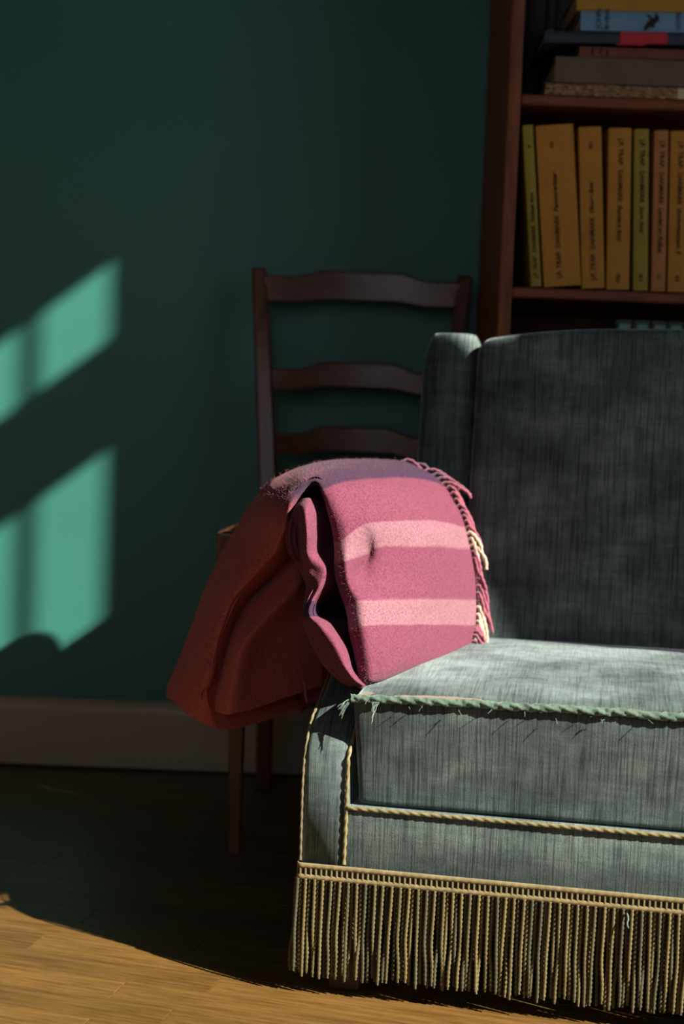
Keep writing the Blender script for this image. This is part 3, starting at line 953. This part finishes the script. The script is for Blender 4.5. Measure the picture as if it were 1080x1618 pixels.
# ------------------------------------------------------------------ blanket
GRID_MAIN = [
    [(0.045, 1.67, 0.3331), (0.0352, 1.63, 0.3394), (0.0439, 1.63, 0.3404), (0.0556, 1.653, 0.3396), (0.0846, 1.725, 0.3377), (0.1277, 1.794, 0.3402), (0.1693, 1.86, 0.3441), (0.171, 1.88, 0.3426)],
    [(0.0407, 1.645, 0.3353), (0.0259, 1.59, 0.3435), (0.0356, 1.575, 0.3453), (0.05, 1.5885, 0.3462), (0.0772, 1.6425, 0.3461), (0.1236, 1.733, 0.3449), (0.1744, 1.85, 0.3409), (0.1728, 1.9, 0.3403)],
    [(0.0361, 1.65, 0.3604), (0.0222, 1.585, 0.3637), (0.0345, 1.565, 0.3698), (0.0487, 1.578, 0.3731), (0.0753, 1.625, 0.3735), (0.1218, 1.724, 0.3729), (0.1792, 1.86, 0.3638), (0.1768, 1.91, 0.3647)],
    [(0.0314, 1.658, 0.3888), (0.0131, 1.593, 0.398), (0.0245, 1.568, 0.4093), (0.0416, 1.5802, 0.4096), (0.0706, 1.629, 0.4043), (0.1211, 1.7256, 0.3921), (0.1823, 1.87, 0.3725), (0.1791, 1.92, 0.372)],
    [(0.0267, 1.668, 0.4172), (0.0078, 1.603, 0.4238), (0.0194, 1.578, 0.4347), (0.0365, 1.5892, 0.4353), (0.066, 1.634, 0.4321), (0.1199, 1.7276, 0.4222), (0.1826, 1.88, 0.4041), (0.1796, 1.93, 0.401)],
    [(0.0178, 1.685, 0.4563), (-0.0035, 1.61, 0.4543), (0.0092, 1.575, 0.4602), (0.0243, 1.6175, 0.4639), (0.0539, 1.6375, 0.4629), (0.119, 1.734, 0.4541), (0.1803, 1.89, 0.4384), (0.1763, 1.94, 0.4345)],
    [(0.0171, 1.69, 0.4747), (-0.0063, 1.615, 0.4725), (0.007, 1.58, 0.4809), (0.0309, 1.63, 0.4848), (0.0504, 1.637, 0.4937), (0.1179, 1.74, 0.4869), (0.173, 1.9, 0.4703), (0.1689, 1.95, 0.4655)],
    [(0.0123, 1.69, 0.501), (-0.008, 1.61, 0.4982), (0.0032, 1.59, 0.5054), (0.0235, 1.605, 0.5192), (0.0477, 1.635, 0.523), (0.1134, 1.75, 0.5172), (0.1666, 1.91, 0.4991), (0.1623, 1.96, 0.495)],
    [(0.0036, 1.69, 0.5309), (-0.0157, 1.61, 0.5303), (-0.005, 1.592, 0.5362), (0.0139, 1.61, 0.5437), (0.0434, 1.65, 0.5483), (0.1017, 1.77, 0.5437), (0.156, 1.93, 0.5239), (0.1514, 1.98, 0.5179)],
    [(-0.016, 1.69, 0.5528), (-0.0253, 1.615, 0.5555), (-0.0154, 1.61, 0.5612), (0.0023, 1.635, 0.5665), (0.0321, 1.68, 0.5694), (0.0868, 1.81, 0.5667), (0.139, 1.95, 0.5524), (0.1321, 2, 0.5453)],
    [(-0.0276, 1.69, 0.5599), (-0.0309, 1.625, 0.5642), (-0.0277, 1.635, 0.5712), (-0.013, 1.67, 0.577), (0.0133, 1.73, 0.5804), (0.0631, 1.84, 0.5793), (0.1205, 1.97, 0.5674), (0.113, 2.02, 0.5588)],
    [(-0.0329, 1.7, 0.5554), (-0.0374, 1.63, 0.5616), (-0.0416, 1.64, 0.569), (-0.0354, 1.68, 0.575), (-0.0215, 1.74, 0.5802), (0.014, 1.87, 0.5847), (0.0764, 1.98, 0.5829), (0.0696, 2.03, 0.5748)],
    [(-0.0423, 1.7, 0.5437), (-0.0457, 1.625, 0.555), (-0.0521, 1.635, 0.5615), (-0.0532, 1.66, 0.5677), (-0.0509, 1.7, 0.5729), (-0.0415, 1.77, 0.5784), (-0.0195, 1.9, 0.5825), (-0.0025, 2, 0.573)],
    [(-0.0529, 1.7, 0.5243), (-0.0562, 1.615, 0.5349), (-0.0653, 1.62, 0.54), (-0.0741, 1.65, 0.5452), (-0.0814, 1.69, 0.5503), (-0.0853, 1.75, 0.5548), (-0.084, 1.85, 0.5609), (-0.0759, 1.97, 0.5449)],
    [(-0.0569, 1.74, 0.4903), (-0.063, 1.63, 0.5053), (-0.0736, 1.635, 0.5118), (-0.0869, 1.66, 0.5182), (-0.0984, 1.7, 0.5241), (-0.1078, 1.75, 0.5282), (-0.1136, 1.84, 0.529), (-0.1055, 1.97, 0.513)],
    [(-0.0531, 1.78, 0.4552), (-0.0722, 1.66, 0.4779), (-0.0839, 1.655, 0.4831), (-0.0998, 1.68, 0.4892), (-0.1154, 1.72, 0.4936), (-0.1277, 1.77, 0.4946), (-0.1384, 1.85, 0.4895), (-0.1311, 1.98, 0.4716)],
    [(-0.077, 1.815, 0.4098), (-0.0965, 1.69, 0.4437), (-0.1056, 1.675, 0.4504), (-0.12, 1.695, 0.4552), (-0.1354, 1.735, 0.4566), (-0.149, 1.785, 0.455), (-0.159, 1.855, 0.4484), (-0.1469, 1.975, 0.4271)],
    [(-0.0999, 1.82, 0.3591), (-0.1234, 1.7, 0.4087), (-0.1299, 1.685, 0.4127), (-0.1418, 1.7, 0.4141), (-0.1554, 1.74, 0.4115), (-0.1679, 1.79, 0.4062), (-0.1785, 1.85, 0.3982), (-0.166, 1.96, 0.375)],
    [(-0.098, 1.81, 0.3197), (-0.1387, 1.705, 0.3519), (-0.1465, 1.69, 0.3541), (-0.1602, 1.705, 0.355), (-0.1745, 1.74, 0.3511), (-0.1883, 1.79, 0.3424), (-0.1985, 1.84, 0.3339), (-0.1839, 1.94, 0.3112)],
    [(-0.0478, 1.8, 0.2907), (-0.1445, 1.71, 0.3044), (-0.1554, 1.695, 0.3068), (-0.1722, 1.71, 0.3072), (-0.1887, 1.74, 0.3048), (-0.2042, 1.78, 0.2982), (-0.2137, 1.82, 0.2904), (-0.1977, 1.92, 0.2661)],
    [(-0.0386, 1.79, 0.267), (-0.122, 1.73, 0.2518), (-0.1499, 1.71, 0.2582), (-0.172, 1.72, 0.2661), (-0.19, 1.74, 0.2723), (-0.2055, 1.77, 0.2751), (-0.2152, 1.81, 0.2733), (-0.1994, 1.9, 0.2526)],
]
GRID_HANG = [
    [(-0.0694, 1.775, 0.471), (-0.0644, 1.745, 0.4755), (-0.0559, 1.725, 0.4762), (-0.044, 1.715, 0.4737), (-0.0366, 1.735, 0.4682), (-0.0253, 1.755, 0.4667), (-0.0137, 1.775, 0.4652)],
    [(-0.1034, 1.775, 0.4218), (-0.0935, 1.735, 0.4333), (-0.073, 1.705, 0.4429), (-0.0496, 1.69, 0.4418), (-0.0387, 1.715, 0.4354), (-0.0275, 1.735, 0.4335), (-0.0122, 1.755, 0.4317)],
    [(-0.1331, 1.765, 0.3861), (-0.1204, 1.725, 0.4), (-0.0976, 1.69, 0.4095), (-0.0762, 1.67, 0.4092), (-0.0564, 1.705, 0.4052), (-0.0343, 1.735, 0.4059), (-0.0111, 1.755, 0.4041)],
    [(-0.1476, 1.765, 0.3456), (-0.1344, 1.725, 0.3582), (-0.1209, 1.685, 0.3712), (-0.1057, 1.66, 0.3734), (-0.0814, 1.695, 0.3712), (-0.0484, 1.725, 0.3755), (-0.0139, 1.755, 0.3723)],
    [(-0.1518, 1.765, 0.3015), (-0.1431, 1.725, 0.3156), (-0.1339, 1.685, 0.328), (-0.1175, 1.655, 0.3371), (-0.0912, 1.685, 0.3418), (-0.051, 1.72, 0.3451), (-0.0128, 1.755, 0.3446)],
    [(-0.1525, 1.755, 0.2794), (-0.1472, 1.72, 0.289), (-0.1382, 1.685, 0.2987), (-0.1217, 1.655, 0.3068), (-0.0939, 1.685, 0.3111), (-0.0501, 1.72, 0.3217), (-0.0144, 1.755, 0.3246)],
    [(-0.1514, 1.745, 0.2751), (-0.1464, 1.715, 0.2784), (-0.1376, 1.685, 0.2803), (-0.1221, 1.66, 0.2847), (-0.0897, 1.69, 0.2888), (-0.0456, 1.725, 0.299), (-0.0137, 1.755, 0.3055)],
]
GRID_ROLL = [
    [(-0.0451, 1.68, 0.5334), (-0.0501, 1.64, 0.5409), (-0.0454, 1.625, 0.5463), (-0.0387, 1.615, 0.5485), (-0.0318, 1.63, 0.5458), (-0.024, 1.66, 0.5392), (-0.0153, 1.69, 0.534)],
    [(-0.0517, 1.67, 0.5189), (-0.057, 1.605, 0.5269), (-0.0511, 1.595, 0.5328), (-0.0402, 1.58, 0.5363), (-0.0313, 1.6, 0.5318), (-0.0194, 1.63, 0.5266), (-0.0071, 1.66, 0.5228)],
    [(-0.0526, 1.67, 0.5002), (-0.0585, 1.592, 0.5042), (-0.0503, 1.6, 0.506), (-0.0383, 1.57, 0.5111), (-0.0282, 1.6, 0.5069), (-0.0164, 1.638, 0.502), (-0.0026, 1.66, 0.5007)],
    [(-0.0465, 1.67, 0.4779), (-0.0538, 1.6, 0.4822), (-0.046, 1.604, 0.4821), (-0.037, 1.58, 0.4884), (-0.0268, 1.603, 0.4866), (-0.0156, 1.63, 0.483), (-0.0018, 1.65, 0.4816)],
    [(-0.0384, 1.67, 0.4595), (-0.0451, 1.62, 0.4624), (-0.0381, 1.6, 0.4649), (-0.0295, 1.595, 0.4679), (-0.0168, 1.592, 0.4701), (-0.0097, 1.61, 0.4671), (0.0012, 1.65, 0.4595)],
    [(-0.0323, 1.67, 0.4372), (-0.0372, 1.62, 0.4445), (-0.0311, 1.6, 0.4486), (-0.0231, 1.585, 0.4521), (-0.0154, 1.592, 0.453), (-0.0091, 1.625, 0.4472), (0.0035, 1.68, 0.4374)],
    [(-0.0345, 1.665, 0.419), (-0.0399, 1.61, 0.4282), (-0.0337, 1.585, 0.4332), (-0.028, 1.58, 0.4355), (-0.0227, 1.605, 0.4324), (-0.0145, 1.66, 0.4227), (0.0081, 1.705, 0.4154)],
    [(-0.0354, 1.66, 0.4047), (-0.0406, 1.6, 0.4151), (-0.0344, 1.575, 0.4202), (-0.0294, 1.575, 0.4197), (-0.0228, 1.605, 0.4151), (-0.0087, 1.66, 0.4064), (0.0148, 1.7, 0.3987)],
    [(-0.0285, 1.645, 0.3885), (-0.0361, 1.59, 0.398), (-0.0272, 1.565, 0.4042), (-0.0189, 1.557, 0.4121), (-0.0094, 1.585, 0.4084), (0.0051, 1.645, 0.3972), (0.0206, 1.685, 0.3858)],
    [(-0.0156, 1.638, 0.3626), (-0.0245, 1.583, 0.3766), (-0.0137, 1.553, 0.3862), (-0.0014, 1.543, 0.3932), (0.0086, 1.568, 0.386), (0.0169, 1.618, 0.3746), (0.0258, 1.668, 0.3629)],
    [(-0.0001, 1.63, 0.3424), (-0.0109, 1.575, 0.3592), (-0.0004, 1.55, 0.3654), (0.0091, 1.54, 0.3725), (0.0163, 1.56, 0.3657), (0.0212, 1.6, 0.356), (0.0294, 1.65, 0.3429)],
    [(0.0149, 1.625, 0.3329), (0.0044, 1.575, 0.3455), (0.012, 1.555, 0.3509), (0.0188, 1.545, 0.3559), (0.023, 1.555, 0.3549), (0.0271, 1.585, 0.3488), (0.0332, 1.635, 0.3369)],
    [(0.026, 1.625, 0.3311), (0.0184, 1.595, 0.3358), (0.0231, 1.575, 0.3398), (0.0271, 1.565, 0.3426), (0.0313, 1.565, 0.3434), (0.036, 1.585, 0.3398), (0.0405, 1.625, 0.3324)],
]


def surf(G, m):
    """Catmull-Rom surface through a control grid: returns grid of points and (row, col) parameters"""
    rows = [crpath(r, m) for r in G]
    cols = list(zip(*rows))
    cols = [crpath(c, m) for c in cols]
    return [list(r) for r in zip(*cols)]

blanket = empty('blanket', (.02, 1.68, .34))
tag(blanket, 'thick rose wool blanket with two pale stripes draped over the sofa arm', 'blanket')
B0 = Vector((.02, 1.68, .34))

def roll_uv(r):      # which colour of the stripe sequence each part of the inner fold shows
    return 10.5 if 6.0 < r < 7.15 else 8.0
body_v, body_f, body_uv = [], [], []
def add_sheet(G, m, uvf, wob=.0016):
    P = surf(G, m); base = len(body_v)
    nr, nc = len(P), len(P[0])
    for i in range(nr):
        for j in range(nc):
            p = P[i][j]
            n1 = noise.noise(p * 26) * wob + noise.noise(p * 70) * wob * .35
            q = p + Vector((n1, -abs(n1) * .3, noise.noise(p * 24 + Vector((5, 1, 2))) * wob))
            body_v.append(q - B0)
            body_uv.append((uvf(i / m) / 20.0, j / (nc - 1)))
    mi, mj = nr // 2, nc // 2
    flip = (P[mi + 1][mj] - P[mi][mj]).cross(P[mi][mj + 1] - P[mi][mj]).dot(Vector((0, -1, .2))) > 0
    for i in range(nr - 1):
        for j in range(nc - 1):
            a = base + i * nc + j
            f = (a, a + 1, a + nc + 1, a + nc)
            body_f.append(f[::-1] if flip else f)
    return P, flip
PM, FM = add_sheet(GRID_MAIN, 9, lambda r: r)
PH, FH = add_sheet(GRID_HANG, 8, lambda r: 16.0)  # hanging side takes the red that is lightened for bounce light
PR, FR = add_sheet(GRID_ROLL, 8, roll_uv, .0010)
# the inner layer that closes the mouth of the fold
GRID_INNER = []
for k in range(10):
    a = Vector(GRID_MAIN[1 + k][0]); b = Vector(GRID_MAIN[-1 - k][0])
    GRID_INNER.append([tuple(a.lerp(b, t) + Vector((0, .035 * math.sin(math.pi * t) + .012, 0))) for t in (-.12, .2, .5, .8, 1.1)])
add_sheet(GRID_INNER, 5, lambda r: 8.0)
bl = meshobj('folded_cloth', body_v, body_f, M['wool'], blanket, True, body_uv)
sol = bl.modifiers.new('thickness', 'SOLIDIFY'); sol.thickness = .0075; sol.offset = -1.0
sol.use_rim = True
sub = bl.modifiers.new('soft_edges', 'SUBSURF'); sub.levels = 1; sub.render_levels = 1

# twisted tassels along the fringed end
ty = {n: mat_yarn('tassel_' + n, a, b, False, .85, .3) for n, a, b in (('rose', '#74394a', '#8a4a5c'), ('cream', '#a8917f', '#bda995'), ('plum', '#43364a', '#5f4659'), ('mixed', '#66384a', '#82455a'))}
rt = random.Random(21)
def edge_pt(rr):
    i = min(int(rr * 9), len(PM) - 2); f = rr * 9 - i
    return PM[i][6 * 9].lerp(PM[i + 1][6 * 9], f)
def tassel(p, d1, L, col, drop, rad=.0024):
    p = Vector(p); out = Vector(d1)
    path = [p - out * .15, p + out * .25 + Vector((0, 0, .002))]
    for a in (.5, .75, 1.0):
        path.append(p + out * (.25 + .75 * a ** .8) + Vector((rt.uniform(-.002, .002), rt.uniform(-.003, .001), -drop * a ** 1.5)))
    path = [q - B0 for q in crpath(path, 5)]
    vs, fs = twist_tube(resample(path, .0013), rad, 2, .0085, 8, .28, lambda a: 1 - .15 * a)
    return meshobj('tassel', vs, fs, ty[col], blanket)
spec = []
k = 0
rr = .7
while rr < 11.0:
    col = 'rose'
    if 2.95 < rr < 3.9 or 5.85 < rr < 6.9: col = 'cream'
    elif rr > 9.1: col = 'plum' if k % 2 else 'mixed'
    spec.append((rr, col)); k += 1
    rr += .27 if rr < 9 else .36
for rr, col in spec:
    p = edge_pt(rr)
    if rr < 3: out = (rt.uniform(.008, .016), -.008, .0); drop = min(p.z - .353, rt.uniform(.028, .045))
    elif rr < 6: out = (rt.uniform(.012, .022), -.010, .002); drop = rt.uniform(.035, .065)
    elif rr < 9: out = (rt.uniform(.018, .030), -.012, .003); drop = rt.uniform(.030, .055)
    else: out = (rt.uniform(.030, .045), -.014, .002); drop = rt.uniform(.018, .034)
    tassel(p, out, 0, col, max(.008, drop), .0024 if col != 'cream' else .0027)
# one stray tassel below the hanging hem, behind
tassel((-.038, 1.70, .318), (.004, 0, -.004), 0, 'rose', .018, .002)

# felted nap: short fibres standing off the cloth
hv, hf = [], []
def fibres(P, flip, cnt, lo=.0018, hi=.0052):
    nr, nc = len(P), len(P[0])
    for _ in range(cnt):
        i = rt.randrange(nr - 1); j = rt.randrange(14, nc - 10)
        p = P[i][j].lerp(P[i + 1][j + 1], rt.random())
        n = (P[i + 1][j] - P[i][j]).cross(P[i][j + 1] - P[i][j])
        if n.length < 1e-9: continue
        n.normalize()
        if flip: n = -n
        d = (n + Vector((rt.uniform(-.8, .8), rt.uniform(-.8, .8), rt.uniform(-.8, .8)))).normalized()
        p = p - n * .0005 - B0
        L = rt.uniform(lo, hi); s = d.cross(Vector((rt.uniform(-1, 1), rt.uniform(-1, 1), rt.uniform(-1, 1)))).normalized() * .00011
        mid = p + d * L * .6; tip = p + d * L + Vector((rt.uniform(-1, 1), rt.uniform(-1, 1), rt.uniform(-1, 1))) * L * .35
        b = len(hv)
        hv.extend([p - s, p + s, mid + s * .8, mid - s * .8, tip])
        hf.extend([(b, b + 1, b + 2, b + 3), (b + 3, b + 2, b + 4)])
fibres(PM, not FM, 7000)
nap = meshobj('wool_nap', hv, hf, ty['rose'], blanket, False); nap['kind'] = 'stuff'
